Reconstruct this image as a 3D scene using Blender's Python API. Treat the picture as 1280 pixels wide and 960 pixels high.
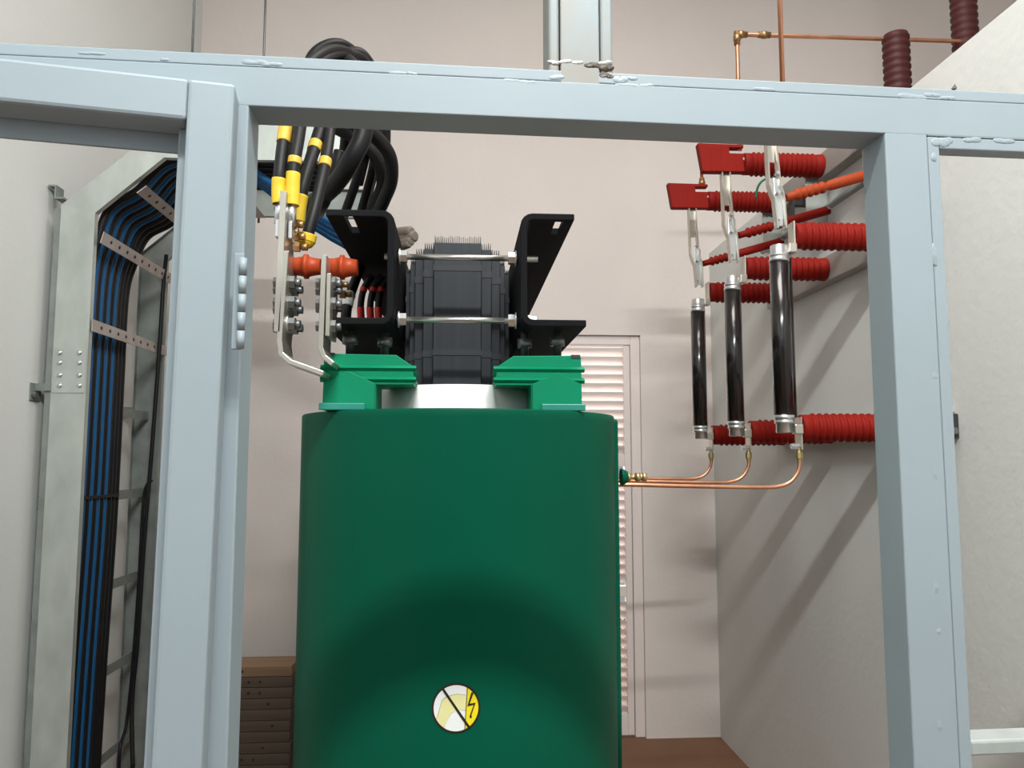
import bpy, bmesh, math, random
from mathutils import Vector, Matrix
random.seed(7)
for o in list(bpy.data.objects): bpy.data.objects.remove(o)
scene = bpy.context.scene
C = scene.collection

# ------------------------------------------------------------------ camera
HC = 1.43
PITCH = math.atan(90/960); YAW = math.atan(62/960*math.cos(PITCH))
cam_d = bpy.data.cameras.new('camera'); cam_d.sensor_width = 36; cam_d.lens = 960/1280*36
cam_d.clip_start = 0.02
cam = bpy.data.objects.new('camera', cam_d); C.objects.link(cam)
cam.location = (0, 0, HC); cam.rotation_euler = (math.pi/2+PITCH, 0, -YAW)
scene.camera = cam

# ------------------------------------------------------------------ light
scene.view_settings.view_transform = 'Standard'
scene.view_settings.look = 'None'
scene.view_settings.gamma = 1
scene.view_settings.exposure = 0.0
scene.view_settings.use_curve_mapping = False
w = bpy.data.worlds.new('world'); scene.world = w; w.use_nodes = True
bg = w.node_tree.nodes['Background']
bg.inputs[0].default_value = (0.90, 0.97, 1.0, 1); bg.inputs[1].default_value = 0.36
def area(name, loc, target, sx, sy, power, col):
    l = bpy.data.lights.new(name, 'AREA'); l.shape = 'RECTANGLE'; l.size = sx; l.size_y = sy
    l.energy = power; l.color = col
    o = bpy.data.objects.new(name, l); C.objects.link(o); o.location = loc
    d = Vector(target)-Vector(loc); o.rotation_euler = d.to_track_quat('-Z', 'Y').to_euler()
    return o
area('entrance_daylight', (-0.9, -2.6, 2.5), (0.35, 2.5, 1.3), 2.6, 1.6, 15, (0.88, 0.97, 1.0))
area('ceiling_lamp_light', (0.30, -0.45, 3.65), (0.2, 1.1, 0), 1.1, 0.12, 118, (0.98, 1.0, 0.97))

area('bay_fill_light', (0.75, 1.45, 4.25), (0.75, 1.45, 0), 1.0, 1.3, 53, (1.0, 0.93, 0.88))  # added unseen fill over the bay, lifts the wall brightness
area('daylight_outside_door', (0.46, 5.6, 1.9), (0.46, 4.0, 1.1), 2.0, 2.4, 130, (1.0, 0.93, 0.90))

# ------------------------------------------------------------------ pixel measuring helpers (photo pixels -> metres)
_R = cam.rotation_euler.to_matrix(); CP = Vector((0, 0, HC))
def ray(px, py): return (_R @ Vector(((px-640)/960, -(py-480)/960, -1)))
def at(px, py, Y): r = ray(px, py); return CP + r*(Y/r.y)
def atX(px, py, X): r = ray(px, py); return CP + r*(X/r.x)
def atZ(px, py, Z): r = ray(px, py); return CP + r*((Z-HC)/r.z)
def atP(px, py, o, n):
    r = ray(px, py); return CP + r*((o-CP).dot(n)/r.dot(n))

# ------------------------------------------------------------------ materials
MATS = {}
def nodes(name):
    m = bpy.data.materials.new(name); m.use_nodes = True; MATS[name] = m
    nt = m.node_tree; return m, nt, nt.nodes['Principled BSDF']
def mat(name, col, rough=0.5, metal=0.0, var=0.0, scale=8.0, bump=0.0, bscale=60.0, coat=0.0, col2=None, stretch=None, detail=4.0, spec=None):
    m, nt, b = nodes(name)
    b.inputs['Roughness'].default_value = rough; b.inputs['Metallic'].default_value = metal
    b.inputs['Coat Weight'].default_value = coat
    if spec is not None: b.inputs['Specular IOR Level'].default_value = spec
    c = (*col, 1)
    if var > 0 or col2:
        tc = nt.nodes.new('ShaderNodeTexCoord'); mp = nt.nodes.new('ShaderNodeMapping')
        nt.links.new(tc.outputs['Object'], mp.inputs[0])
        if stretch: mp.inputs['Scale'].default_value = stretch
        n = nt.nodes.new('ShaderNodeTexNoise'); n.inputs['Scale'].default_value = scale; n.inputs['Detail'].default_value = detail
        nt.links.new(mp.outputs[0], n.inputs['Vector'])
        rp = nt.nodes.new('ShaderNodeValToRGB')
        rp.color_ramp.elements[0].position = 0.3; rp.color_ramp.elements[1].position = 0.7
        lo = tuple(x*(1-var) for x in col); hi = col2 if col2 else tuple(min(1, x*(1+var)) for x in col)
        rp.color_ramp.elements[0].color = (*lo, 1); rp.color_ramp.elements[1].color = (*hi, 1)
        nt.links.new(n.outputs['Fac'], rp.inputs[0]); nt.links.new(rp.outputs[0], b.inputs['Base Color'])
    else: b.inputs['Base Color'].default_value = c
    if bump > 0:
        tc = nt.nodes.new('ShaderNodeTexCoord')
        n = nt.nodes.new('ShaderNodeTexNoise'); n.inputs['Scale'].default_value = bscale; n.inputs['Detail'].default_value = 5
        nt.links.new(tc.outputs['Object'], n.inputs['Vector'])
        bp = nt.nodes.new('ShaderNodeBump'); bp.inputs['Strength'].default_value = bump; bp.inputs['Distance'].default_value = 0.01
        nt.links.new(n.outputs['Fac'], bp.inputs['Height']); nt.links.new(bp.outputs[0], b.inputs['Normal'])
    return m
mat('wall_plaster', (0.77, 0.705, 0.67), 0.85, var=0.03, scale=1.6, bump=0.12, bscale=40)
mat('wall_side', (0.705, 0.72, 0.70), 0.85, var=0.03, scale=1.4, bump=0.12, bscale=40)
mat('floor_paint', (0.20, 0.095, 0.05), 0.7, var=0.12, scale=3)
mat('door_paint', (0.84, 0.76, 0.73), 0.5)
mat('frame_paint', (0.28, 0.335, 0.37), 0.5, var=0.03, scale=5, bump=0.03, bscale=25)
mat('weld_paint', (0.28, 0.335, 0.37), 0.45, bump=0.15, bscale=120)
mat('rail_zinc', (0.40, 0.43, 0.42), 0.45, metal=0.2, var=0.12, scale=20)
mat('bare_steel', (0.245, 0.285, 0.30), 0.5, metal=0.1, col2=(0.27, 0.225, 0.18), scale=13, detail=3)
mat('weld_burn', (0.10, 0.085, 0.07), 0.45, metal=0.5, bump=0.6, bscale=160, var=0.5, scale=60)
mat('weld_bright', (0.42, 0.43, 0.42), 0.4, metal=0.6, bump=0.4, bscale=150)
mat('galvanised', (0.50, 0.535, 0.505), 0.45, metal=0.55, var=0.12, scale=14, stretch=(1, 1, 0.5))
mat('galvanised_dull_shaded', (0.27, 0.295, 0.28), 0.55, metal=0.5, var=0.2, scale=10)  # dull zinc, darkened further to carry the shade on the ladder's rear rail
mat('rung_steel', (0.45, 0.40, 0.37), 0.5, metal=0.4, var=0.12, scale=20)
mat('hole_dark', (0.02, 0.02, 0.02), 0.8)
mat('resin_green', (0.002, 0.088, 0.049), 0.36, var=0.05, scale=2, spec=0.07)
mat('block_green', (0.004, 0.25, 0.125), 0.45, var=0.05, scale=12, spec=0.15)
mat('pad_teal', (0.02, 0.26, 0.20), 0.4)
mat('barrier_white', (0.86, 0.87, 0.86), 0.4)
mat('core_steel', (0.015, 0.018, 0.025), 0.5, metal=0.1, var=0.35, scale=90, stretch=(1, 1, 0.01))
mat('core_band', (0.018, 0.02, 0.026), 0.5)
mat('clamp_black', (0.010, 0.0105, 0.012), 0.75, var=0.1, scale=30, spec=0.08)
mat('rod_steel', (0.55, 0.53, 0.50), 0.28, metal=0.9)
mat('zinc', (0.66, 0.68, 0.69), 0.3, metal=0.85)
mat('bolt_grey', (0.20, 0.21, 0.215), 0.4, metal=0.7)
mat('bolt_black', (0.06, 0.062, 0.065), 0.45, metal=0.4)
mat('tinned_bus', (0.52, 0.49, 0.43), 0.33, metal=0.8, var=0.08, scale=12)
mat('brass', (0.62, 0.45, 0.22), 0.32, metal=0.85)
mat('bronze', (0.36, 0.22, 0.10), 0.4, metal=0.8)
mat('copper', (0.66, 0.33, 0.20), 0.32, metal=0.85, var=0.15, scale=15)
mat('insulator_red', (0.22, 0.012, 0.008), 0.55, var=0.08, scale=10, spec=0.08)
mat('insulator_dark', (0.058, 0.014, 0.014), 0.55, spec=0.25)
mat('insulator_orange', (0.42, 0.055, 0.014), 0.45, spec=0.3)
mat('rod_orange_lit', (0.33, 0.048, 0.013), 0.55, spec=0.15)
mat('fuse_black', (0.012, 0.010, 0.010), 0.22, coat=0.3)
mat('cable_black', (0.009, 0.009, 0.010), 0.5, spec=0.3)
mat('cable_blue', (0.007, 0.095, 0.25), 0.45, spec=0.3)
mat('tape_yellow', (0.75, 0.52, 0.03), 0.45)
mat('tape_gold', (0.66, 0.42, 0.05), 0.5)
mat('tape_red', (0.55, 0.02, 0.015), 0.5)
mat('tape_brown', (0.17, 0.135, 0.11), 0.6)
mat('tape_white', (0.75, 0.74, 0.72), 0.5)
mat('wire_green', (0.0, 0.20, 0.10), 0.5)
mat('wood', (0.12, 0.085, 0.062), 0.75, var=0.22, scale=5, stretch=(0.3, 3, 6), bump=0.1)
mat('wood_light', (0.30, 0.185, 0.11), 0.75, var=0.2, scale=5, stretch=(0.3, 6, 3))
mat('label_black', (0.02, 0.015, 0.01), 0.4)
mat('label_white', (0.85, 0.88, 0.88), 0.35)
mat('label_yellow', (0.87, 0.72, 0.02), 0.35)
mat('label_pale', (0.80, 0.77, 0.38), 0.35)
mat('label_grey', (0.35, 0.33, 0.12), 0.4)
mat('channel_paint', (0.36, 0.345, 0.32), 0.55, metal=0.2, var=0.06, scale=8)
mat('black_plate', (0.03, 0.03, 0.03), 0.5)
mat('lamp_tube', (0.9, 0.9, 0.9), 0.4)

# ------------------------------------------------------------------ mesh builder
def ident(v): return Vector(v)
def frame_axes(d):
    d = Vector(d).normalized()
    a = Vector((0, 0, 1)) if abs(d.z) < 0.9 else Vector((1, 0, 0))
    s = d.cross(a).normalized(); return d, s, s.cross(d).normalized()
class MB:
    def __init__(s): s.v = []; s.f = []; s.sm = []
    def add(s, vs, fs, smooth=False):
        b = len(s.v); s.v += [Vector(x) for x in vs]
        for f in fs: s.f.append([b+i for i in f]); s.sm.append(smooth)
        return s
    def box(s, lo, hi, M=ident):
        (a, b, c), (d, e, f) = lo, hi
        vs = [M((x, y, z)) for x in (a, d) for y in (b, e) for z in (c, f)]
        return s.add(vs, [(0, 1, 3, 2), (4, 6, 7, 5), (0, 4, 5, 1), (2, 3, 7, 6), (0, 2, 6, 4), (1, 5, 7, 3)])
    def prism(s, poly, ext, M=ident):
        """poly: list of (a,b) in local (x,z); ext: (y0,y1)"""
        n = len(poly)
        vs = [M((a, ext[0], b)) for a, b in poly]+[M((a, ext[1], b)) for a, b in poly]
        fs = [list(range(n)), list(range(2*n-1, n-1, -1))]
        for i in range(n): fs.append((i, i+n, (i+1) % n+n, (i+1) % n))
        return s.add(vs, fs)
    def lathe(s, p0, d, prof, seg=20, smooth=True):
        """prof: list of (t, r) along direction d from p0"""
        p0 = Vector(p0); d, a, b = frame_axes(d); vs = []; fs = []
        n = len(prof)
        for t, r in prof:
            for k in range(seg):
                th = 2*math.pi*k/seg
                vs.append(p0+d*t+(a*math.cos(th)+b*math.sin(th))*max(r, 1e-5))
        for i in range(n-1):
            for k in range(seg):
                k2 = (k+1) % seg
                fs.append((i*seg+k, i*seg+k2, (i+1)*seg+k2, (i+1)*seg+k))
        s.add(vs, fs, smooth)
        base = len(s.v)-n*seg
        s.f.append([base+k for k in range(seg)][::-1]); s.sm.append(False)
        s.f.append([base+(n-1)*seg+k for k in range(seg)]); s.sm.append(False)
        return s
    def cyl(s, p0, p1, r, seg=16, r2=None):
        d = Vector(p1)-Vector(p0)
        return s.lathe(p0, d, [(0, r), (d.length, r2 if r2 is not None else r)], seg)
    def hexnut(s, p0, d, r, h):
        return s.lathe(p0, d, [(0, r), (h, r)], 6, False)
    def tube(s, pts, r, seg=12, sub=8, spline=True):
        pts = [Vector(p) for p in pts]
        if spline and len(pts) > 2: pts = catmull(pts, sub)
        vs = []; fs = []; n = len(pts)
        t = (pts[1]-pts[0]).normalized(); _, a, b = frame_axes(t)
        for i, p in enumerate(pts):
            if i == 0: tt = pts[1]-pts[0]
            elif i == n-1: tt = pts[-1]-pts[-2]
            else: tt = pts[i+1]-pts[i-1]
            tt = tt.normalized(); a = (a-tt*a.dot(tt)).normalized(); b = tt.cross(a)
            for k in range(seg):
                th = 2*math.pi*k/seg; vs.append(p+(a*math.cos(th)+b*math.sin(th))*r)
        for i in range(n-1):
            for k in range(seg):
                k2 = (k+1) % seg; fs.append((i*seg+k, i*seg+k2, (i+1)*seg+k2, (i+1)*seg+k))
        s.add(vs, fs, True); base = len(s.v)-n*seg
        s.f.append([base+k for k in range(seg)][::-1]); s.sm.append(False)
        s.f.append([base+(n-1)*seg+k for k in range(seg)]); s.sm.append(False)
        return s
    def plate(s, pts, wdir, w, th):
        """bent strip: polyline pts (centre line), width w along wdir, thickness th, mitred"""
        pts = [Vector(p) for p in pts]; wd = Vector(wdir).normalized(); n = len(pts); vs = []
        for i, p in enumerate(pts):
            ts = []
            if i > 0: ts.append((pts[i]-pts[i-1]).normalized())
            if i < n-1: ts.append((pts[i+1]-pts[i]).normalized())
            ns = [t.cross(wd).normalized() for t in ts]; nn = sum(ns, Vector()).normalized()
            k = th/2/max(0.3, nn.dot(ns[0]))
            for a, b in ((-1, -1), (1, -1), (1, 1), (-1, 1)): vs.append(p+wd*(a*w/2)+nn*(b*k))
        fs = [(3, 2, 1, 0), tuple(4*(n-1)+i for i in range(4))]
        for i in range(n-1):
            for k in range(4): fs.append((4*i+k, 4*i+(k+1) % 4, 4*i+4+(k+1) % 4, 4*i+4+k))
        return s.add(vs, fs)
    def ball(s, c, rx, ry=None, rz=None, seg=12, M=None):
        ry = ry or rx; rz = rz or rx; vs = []; fs = []; rings = 7
        for i in range(rings):
            ph = math.pi*(i+0.5)/rings
            for k in range(seg):
                th = 2*math.pi*k/seg
                p = Vector((rx*math.sin(ph)*math.cos(th), ry*math.sin(ph)*math.sin(th), rz*math.cos(ph)))
                if M: p = M @ p
                vs.append(Vector(c)+p)
        for i in range(rings-1):
            for k in range(seg): fs.append((i*seg+k, (i+1)*seg+k, (i+1)*seg+(k+1) % seg, i*seg+(k+1) % seg))
        fs.append(list(range(seg))); fs.append([(rings-1)*seg+k for k in range(seg)][::-1])
        return s.add(vs, fs, True)
def catmull(p, sub):
    out = []; n = len(p)
    for i in range(n-1):
        p0 = p[max(i-1, 0)]; p1 = p[i]; p2 = p[i+1]; p3 = p[min(i+2, n-1)]
        for k in range(sub):
            t = k/sub
            out.append(0.5*((2*p1)+(p2-p0)*t+(2*p0-5*p1+4*p2-p3)*t*t+(3*p1-p0-3*p2+p3)*t**3))
    out.append(p[-1]); return out
WM = {}
def link(o, parent, loc):
    C.objects.link(o)
    if parent is not None:
        o.parent = parent; o.location = Vector(loc)-WM[parent.name]
    else: o.location = loc
    WM[o.name] = Vector(loc)
def tag(o, label=None, cat=None, group=None, kind=None):
    if label: o['label'] = label
    if cat: o['category'] = cat
    if group: o['group'] = group
    if kind: o['kind'] = kind
    return o
def obj(name, mb, m, parent=None, bevel=0, label=None, cat=None, group=None, kind=None, seg=2):
    lo = Vector([min(v[i] for v in mb.v) for i in range(3)]); hi = Vector([max(v[i] for v in mb.v) for i in range(3)])
    c = (lo+hi)/2
    if parent is None: c.z = lo.z
    me = bpy.data.meshes.new(name); me.from_pydata([v-c for v in mb.v], [], mb.f)
    me.polygons.foreach_set('use_smooth', mb.sm); me.update()
    bm = bmesh.new(); bm.from_mesh(me); bmesh.ops.recalc_face_normals(bm, faces=bm.faces); bm.to_mesh(me); bm.free()
    me.materials.append(MATS[m])
    o = bpy.data.objects.new(name, me); link(o, parent, c)
    if bevel:
        md = o.modifiers.new('bevel', 'BEVEL'); md.width = bevel; md.segments = seg; md.limit_method = 'ANGLE'; md.angle_limit = math.radians(40)
    return tag(o, label, cat, group, kind)
def again(o, loc, parent, name=None):
    """another piece sharing the mesh of o, centred at loc"""
    c = o.copy(); c.name = name or o.name.split('.')[0]; c.parent = None
    link(c, parent, loc); return c
def thing(name, loc, label=None, cat=None, group=None, kind=None):
    o = bpy.data.objects.new(name, None); o.empty_display_size = 0.05; link(o, None, Vector(loc))
    return tag(o, label, cat, group, kind)

# ================================================================== the room
XL, XR, YB, ZT = -1.40, 1.326, 4.0, 4.3
obj('floor', MB().box((-14, -14, -.1), (14, YB+3, 0)), 'floor_paint', kind='structure', label='brown painted concrete floor')
obj('wall_left', MB().box((XL-.2, -1.2, 0), (XL, YB+.2, ZT)), 'wall_side', kind='structure', label='pale plastered wall behind the cable ladder')
DX0, DX1, DZ = 0.0, at(803, 600, YB).x, at(800, 419, YB).z
wb = MB()
wb.box((XL, YB, 0), (DX0, YB+.2, ZT)); wb.box((DX1, YB, 0), (3.8, YB+.2, ZT)); wb.box((DX0, YB, DZ), (DX1, YB+.2, ZT))
obj('wall_back', wb, 'wall_plaster', kind='structure', label='pinkish plastered back wall with a louvred door')
obj('wall_far_right', MB().box((3.8, -1.2, 0), (4.0, YB+.2, ZT)), 'wall_plaster', kind='structure', label='wall of the neighbouring bay')
obj('ceiling', MB().box((XL-.2, -1.2, ZT), (4.0, YB+.2, ZT+.15)), 'wall_side', kind='structure', label='plastered ceiling above the bay')
ZP = at(884, 317, YB).z
obj('wall_right', MB().box((XR, -1.2, 0), (XR+.12, YB, ZP)), 'wall_side', kind='structure', label='low white partition wall carrying the switch gear')

# louvred door
door = thing('door_1', (0.46, YB+.05, 0), label='pink-white metal louvred door in the back wall', kind='structure')
fr = MB(); t = .05
fr.box((DX0, YB+.02, 0), (DX0+t, YB+.09, DZ)); fr.box((DX1-t, YB+.02, 0), (DX1, YB+.09, DZ)); fr.box((DX0+t, YB+.02, DZ-t), (DX1-t, YB+.09, DZ))
obj('door_frame', fr, 'door_paint', door, bevel=.004)
sx1 = at(781, 600, YB+.03).x; sx0 = DX0+t+.06
st = MB().box((sx1, YB+.028, .01), (DX1-t-.003, YB+.07, DZ-t-.003)); obj('stile', st, 'door_paint', door, bevel=.003)
st = MB().box((DX0+t+.003, YB+.028, .01), (sx0, YB+.07, DZ-t-.003)); obj('stile', st, 'door_paint', door, bevel=.003)
ztop = at(750, 434, YB+.03).z
rails = [(ztop, DZ-t-.004), (at(770, 583, YB+.03).z, at(770, 568, YB+.03).z), (at(770, 746, YB+.03).z, at(770, 733, YB+.03).z), (.01, at(770, 893, YB+.03).z)]
for a, b in rails: obj('rail', MB().box((sx0, YB+.03, a), (sx1, YB+.068, b)), 'door_paint', door, bevel=.002)
pitch = .0475; z = ztop; slat = None
while z > .12:
    z -= pitch; zc = z+pitch/2
    if any(a-.018 < zc < b+.018 for a, b in rails): continue
    if slat is None:
        m = MB(); L = (sx1-sx0)/2
        m.plate([(0, .016, -.024), (0, .012, -.016), (0, -.012, .012), (0, -.016, .022)], (1, 0, 0), 2*L, .0022)
        n = 26
        for k in range(n):   # punched lip along the lower edge
            x = -L+(k+.5)*2*L/n; m.box((x-.007, .0145, -.030), (x+.007, .0165, -.023))
        slat = obj('slat', m, 'door_paint', door)
        off = WM[slat.name].copy(); slat.location = Vector(((sx0+sx1)/2, YB+.048, zc))+off-WM[door.name]
    else: again(slat, Vector(((sx0+sx1)/2, YB+.048, zc))+off, door)

# ================================================================== steel cage in front
Zt = HC+.459
P0 = atZ(20, 49, Zt); P1 = atZ(1270, 111.5, Zt)
U = Vector((P1.x-P0.x, P1.y-P0.y, 0)).normalized(); V = Vector((-U.y, U.x, 0))
FO = P0 + U*((0-P0.x)/U.x); FO.z = 0
def F(p): return FO+U*p[0]+V*p[1]+Vector((0, 0, p[2]))
def fu(px, py, v=0):
    p = atP(px, py, FO+V*v, V)-FO; return p.dot(U), p.z
cage = thing('steel_cage', F((0, .03, 0)), label='grey-blue painted steel cage front standing across the foreground', cat='cage')
zs = fu(578, 96)[1]; zb = fu(578, 143.5)[1]; ztp = fu(578, 81.5)[1]; TD = .052
uL = -1.15; uR = 1.25
pu0 = fu(311, 131)[0]; pu1 = fu(1117, 400)[0]; pu2 = fu(1166, 300)[0]; pu3 = fu(1181, 300)[0]
zr0 = fu(1240, 173)[1]; zr1 = fu(1240, 188)[1]
obj('top_beam', MB().box((uL, 0, zb), (uR, TD, zs), F), 'frame_paint', cage, bevel=.0012)
obj('beam_strip', MB().box((uL, .0006, zs+.0006), (uR, TD, ztp), F), 'frame_paint', cage, bevel=.0012)
obj('jamb_post', MB().box((pu0-.06, .0002, 0), (pu0, TD-.0004, zs-.006), F), 'frame_paint', cage, bevel=.002)
obj('right_post', MB().box((pu1, .0002, 0), (pu2, TD-.0004, zs-.006), F), 'frame_paint', cage, bevel=.002)
obj('post_strip', MB().box((pu2+.0006, .0008, 0), (pu3, TD*.8, zr0-.0006), F), 'frame_paint', cage, bevel=.0015)
obj('panel_strip', MB().box((pu3+.0004, .0008, zr1), (uR, TD*.45, zr0-.0006), F), 'frame_paint', cage, bevel=.0015)
obj('beam_lower_strip', MB().box((pu2+.0002, .0002, zr0), (uR, TD, zb+.004), F), 'frame_paint', cage, bevel=.001)
za, zc_ = fu(1240, 927)[1], fu(1240, 947)[1]
obj('middle_rail', MB().box((pu3+.001, .004, zc_), (uR, TD*.8, za), F), 'rail_zinc', cage, bevel=.003)
# upright welded on the beam
a0, a1, a2, a3 = [fu(x, 40)[0] for x in (686, 700, 750, 766)]
obj('upper_post', MB().box((a0, .001, ztp-.008), (a1-.0008, TD, 3.6), F), 'bare_steel', cage, bevel=.003)
obj('upper_post', MB().box((a1+.0004, .0005, ztp-.016), (a2-.0008, TD, 3.6), F), 'bare_steel', cage, bevel=.0015)
obj('upper_post', MB().box((a2+.0004, .001, ztp-.008), (a3, TD, 3.6), F), 'bare_steel', cage, bevel=.003)
# far-left post of the cage, behind the gate
obj('left_post', MB().box((uL, 0, 0), (uL+.06, TD, zb), F), 'frame_paint', cage, bevel=.0035)
RU = Matrix((U, V, Vector((0, 0, 1)))).transposed()
def bead(px, py, lx, lz, m='weld_paint', d=.004, v=.001):
    u, z = fu(px, py, v); s = fu(px+1, py, v)[0]-u
    mb = MB(); n = 3
    for k in range(n):
        uu = u+(k-1)*lx*s*.5; mb.ball(F((uu, v, z+random.uniform(-.25, .25)*lz*s)), lx*s*.7, d*.30, lz*s*random.uniform(.7, 1.0), 14, RU)
    return obj('weld_bead', mb, m, cage)
for a in ((115, 67, 16, 3), (206, 74, 5, 3), (318, 78, 14, 4), (340, 81, 12, 4), (497, 91, 10, 3), (515, 92, 6, 3), (640, 101, 10, 3),
          (660, 103, 12, 3), (785, 107, 14, 3), (808, 107, 8, 3), (955, 112, 12, 3), (1140, 121, 16, 4), (1165, 119, 9, 3), (1185, 122, 8, 3)): bead(*a)
for a in ((1167, 196, 3, 6), (1167, 320, 4, 14), (1168, 470, 3, 6), (1182-14, 590, 3, 12), (1170, 735, 3, 10), (1173, 790, 3, 6), (1174, 905, 3, 12)): bead(*a)
for a in ((1174, 177, 9, 7), (1183, 176, 7, 6), (1215, 175, 10, 4), (1255, 176, 12, 4)): bead(*a)
for a in ((694, 78, 9, 3, 'weld_bright'), (708, 77, 7, 3, 'weld_bright'), (722, 78, 7, 3, 'weld_bright'), (741, 82, 10, 4, 'weld_burn', .006),
          (757, 84, 9, 6, 'weld_burn', .008), (756, 79, 8, 4, 'weld_bright', .007), (758, 95, 8, 4, 'weld_burn'), (696, 97, 9, 4), (776, 100, 9, 5), (790, 98, 6, 3)): bead(*a)

# ---- gate, standing ajar towards the camera
Zg = HC+.400
G0 = atZ(45, 76, Zg); G1 = atZ(294, 104, Zg)
GU = Vector((G1.x-G0.x, G1.y-G0.y, 0)).normalized(); GV = Vector((-GU.y, GU.x, 0)); GO = Vector((G1.x, G1.y, 0))
def Gm(p): return GO+GU*p[0]+GV*p[1]+Vector((0, 0, p[2]))
def gu(px, py, v=0):
    p = atP(px, py, GO+GV*v, GV)-GO; return p.dot(GU), p.z
gate = thing('cage_gate', Gm((-.3, .02, 0.05)), label='grey-blue hinged steel gate standing ajar at the left of the cage', cat='gate')
gz0 = gu(150, 141)[1]; gs = gu(231, 200)[0]; GD = .046
lean = .012
def Gl(p): return Gm((p[0]-(Zg-p[2])*lean, p[1], p[2]))
obj('top_rail', MB().box((-.75, 0, gz0), (gs, GD, Zg), Gl), 'frame_paint', gate, bevel=.004)
obj('stile', MB().box((gs, 0, .06), (0, GD, Zg), Gl), 'frame_paint', gate, bevel=.004)
obj('stile', MB().box((-.81, 0, .06), (-.751, GD, Zg), Gl), 'frame_paint', gate, bevel=.004)
obj('bottom_rail', MB().box((-.75, 0, .06), (gs, GD, .11), Gl), 'frame_paint', gate, bevel=.004)
obj('stop_strip', MB().box((-.75, GD, gz0-.020), (gs+.002, GD+.005, gz0+.02), Gl), 'frame_paint', gate, bevel=.001)
obj('stop_strip', MB().box((gs-.011, GD*.55, .06), (gs-.0004, GD+.005, gz0-.0003), Gl), 'frame_paint', gate, bevel=.002)
# hinge between gate stile and jamb
hp0 = at(301, 322, gu(294, 300)[1]*0+Gm((0, 0, 0)).y+.004); hz1 = hp0.z
hx = at(301, 380, Gm((0, 0, 0)).y+.006)
htop = at(301, 322, hx.y).z; hbot = at(296, 436, hx.y).z
hinge = obj('hinge', MB().box((hx.x-.010, hx.y+.004, hbot), (hx.x+.0005, hx.y+.008, htop+.006)), 'frame_paint', gate, bevel=.001)
n = 5; hh = (htop-hbot)/n
for k in range(n):
    obj('knuckle', MB().cyl((hx.x+.001, hx.y, hbot+k*hh+.0006), (hx.x+.001, hx.y, hbot+(k+1)*hh-.0006), .0040, 14), 'frame_paint', hinge)

# ================================================================== transformer
XC, YC, RC = -0.006, 1.80, 0.357
tr = thing('transformer', (XC, 2.55, 0), label='large green cast-resin transformer with black core clamps behind the cage', cat='transformer')
ZC = 1.520
def coil_mesh(x, y):
    m = MB(); m.lathe((x, y, .34), (0, 0, 1), [(0, RC-.02), (.012, RC), (.03, RC), (ZC-.34-.016, RC), (ZC-.34-.003, RC), (ZC-.34-.0005, RC-.0015), (ZC-.34, RC-.004), (ZC-.34, RC-.05), (ZC-.38, RC-.055)], 96)
    return m
for i, y in enumerate((YC, YC+.75, YC+1.5)):
    cw = obj('high_voltage_winding', coil_mesh(XC, y), 'resin_green', tr, label='dark green cast-resin cylinder' if i == 0 else None)
    if i == 0: w0 = cw
    m = MB(); m.lathe((XC, y, .30), (0, 0, 1), [(0, .205), (1.279, .205), (1.279, .185), (1.24, .185)], 64)
    obj('insulating_cylinder', m, 'barrier_white', tr)
# terminal strip on the right flank of the front winding
m = MB().box((XC+RC-.03, YC-.055, .36), (XC+RC+.006, YC+.055, ZC-.006)); obj('terminal_strip', m, 'resin_green', w0, bevel=.006)
tp = at(778, 596, 1.80)
tt = MB().lathe((tp.x-.008, 1.78, tp.z), (1, 0, 0), [(0, .020), (.004, .020), (.012, .015), (.016, .013)], 20); obj('terminal_boss', tt, 'resin_green', w0)
tb = MB().lathe((tp.x+.006, 1.78, tp.z), (1, 0, 0), [(0, .010), (.008, .010), (.0085, .006), (.020, .006), (.0205, .010), (.030, .010), (.0305, .0085), (.036, .0085), (.0365, .010), (.046, .010)], 16)
obj('terminal_stud', tb, 'brass', w0)
# core: stepped limb, yoke end and lamination combs
steps = [(.053, .119, 303), (.076, .105, 311), (.096, .088, 319), (.108, .072, 331), (.119, .050, 343)]
XK = -0.013
prev = 0
for i, (hw, dp, py) in enumerate(steps):
    yf = YC-dp; zt = at(572, py, yf).z; zm = at(572, py+28, yf).z; zl = zm-.010
    for sgn in ((1,) if i == 0 else (-1, 1)):
        if i == 0: x0, x1 = XK-hw, XK+hw
        else: x0, x1 = sorted((XK+sgn*prev, XK+sgn*hw))
        obj('limb_packet', MB().box((x0, yf, .2), (x1, YC+dp, zl)), 'core_steel', tr, bevel=.0015)
        yk = obj('yoke_packet', MB().box((x0, yf+.004, zl), (x1, YC+1.5+dp, zt)), 'core_steel', tr, bevel=.001)
        # thin laminations standing proud at the top
        nb = max(4, int((x1-x0)/.0042)); m = MB()
        for k in range(nb):
            xx = x0+(k+.5)*(x1-x0)/nb; h = .012+.004*random.random()
            m.box((xx-.0006, yf+.006, zt-.002), (xx+.0006, yf+.07, zt+h))
        obj('lamination_comb', m, 'core_band', yk)
        # glass-fibre banding round the limb
        zbn = at(572, 440+(343-303)*0+i*2.5, yf-.002).z
        obj('limb_band', MB().box((x0-.0005, yf-.0015, zbn-.007), (x1+.0005, yf+.01, zbn+.007)), 'core_band', tr)
        obj('limb_band', MB().box((x0-.0005, yf-.0012, zl-.004), (x1+.0005, yf+.01, zl+.010)), 'core_band', tr)
    prev = hw
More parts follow.
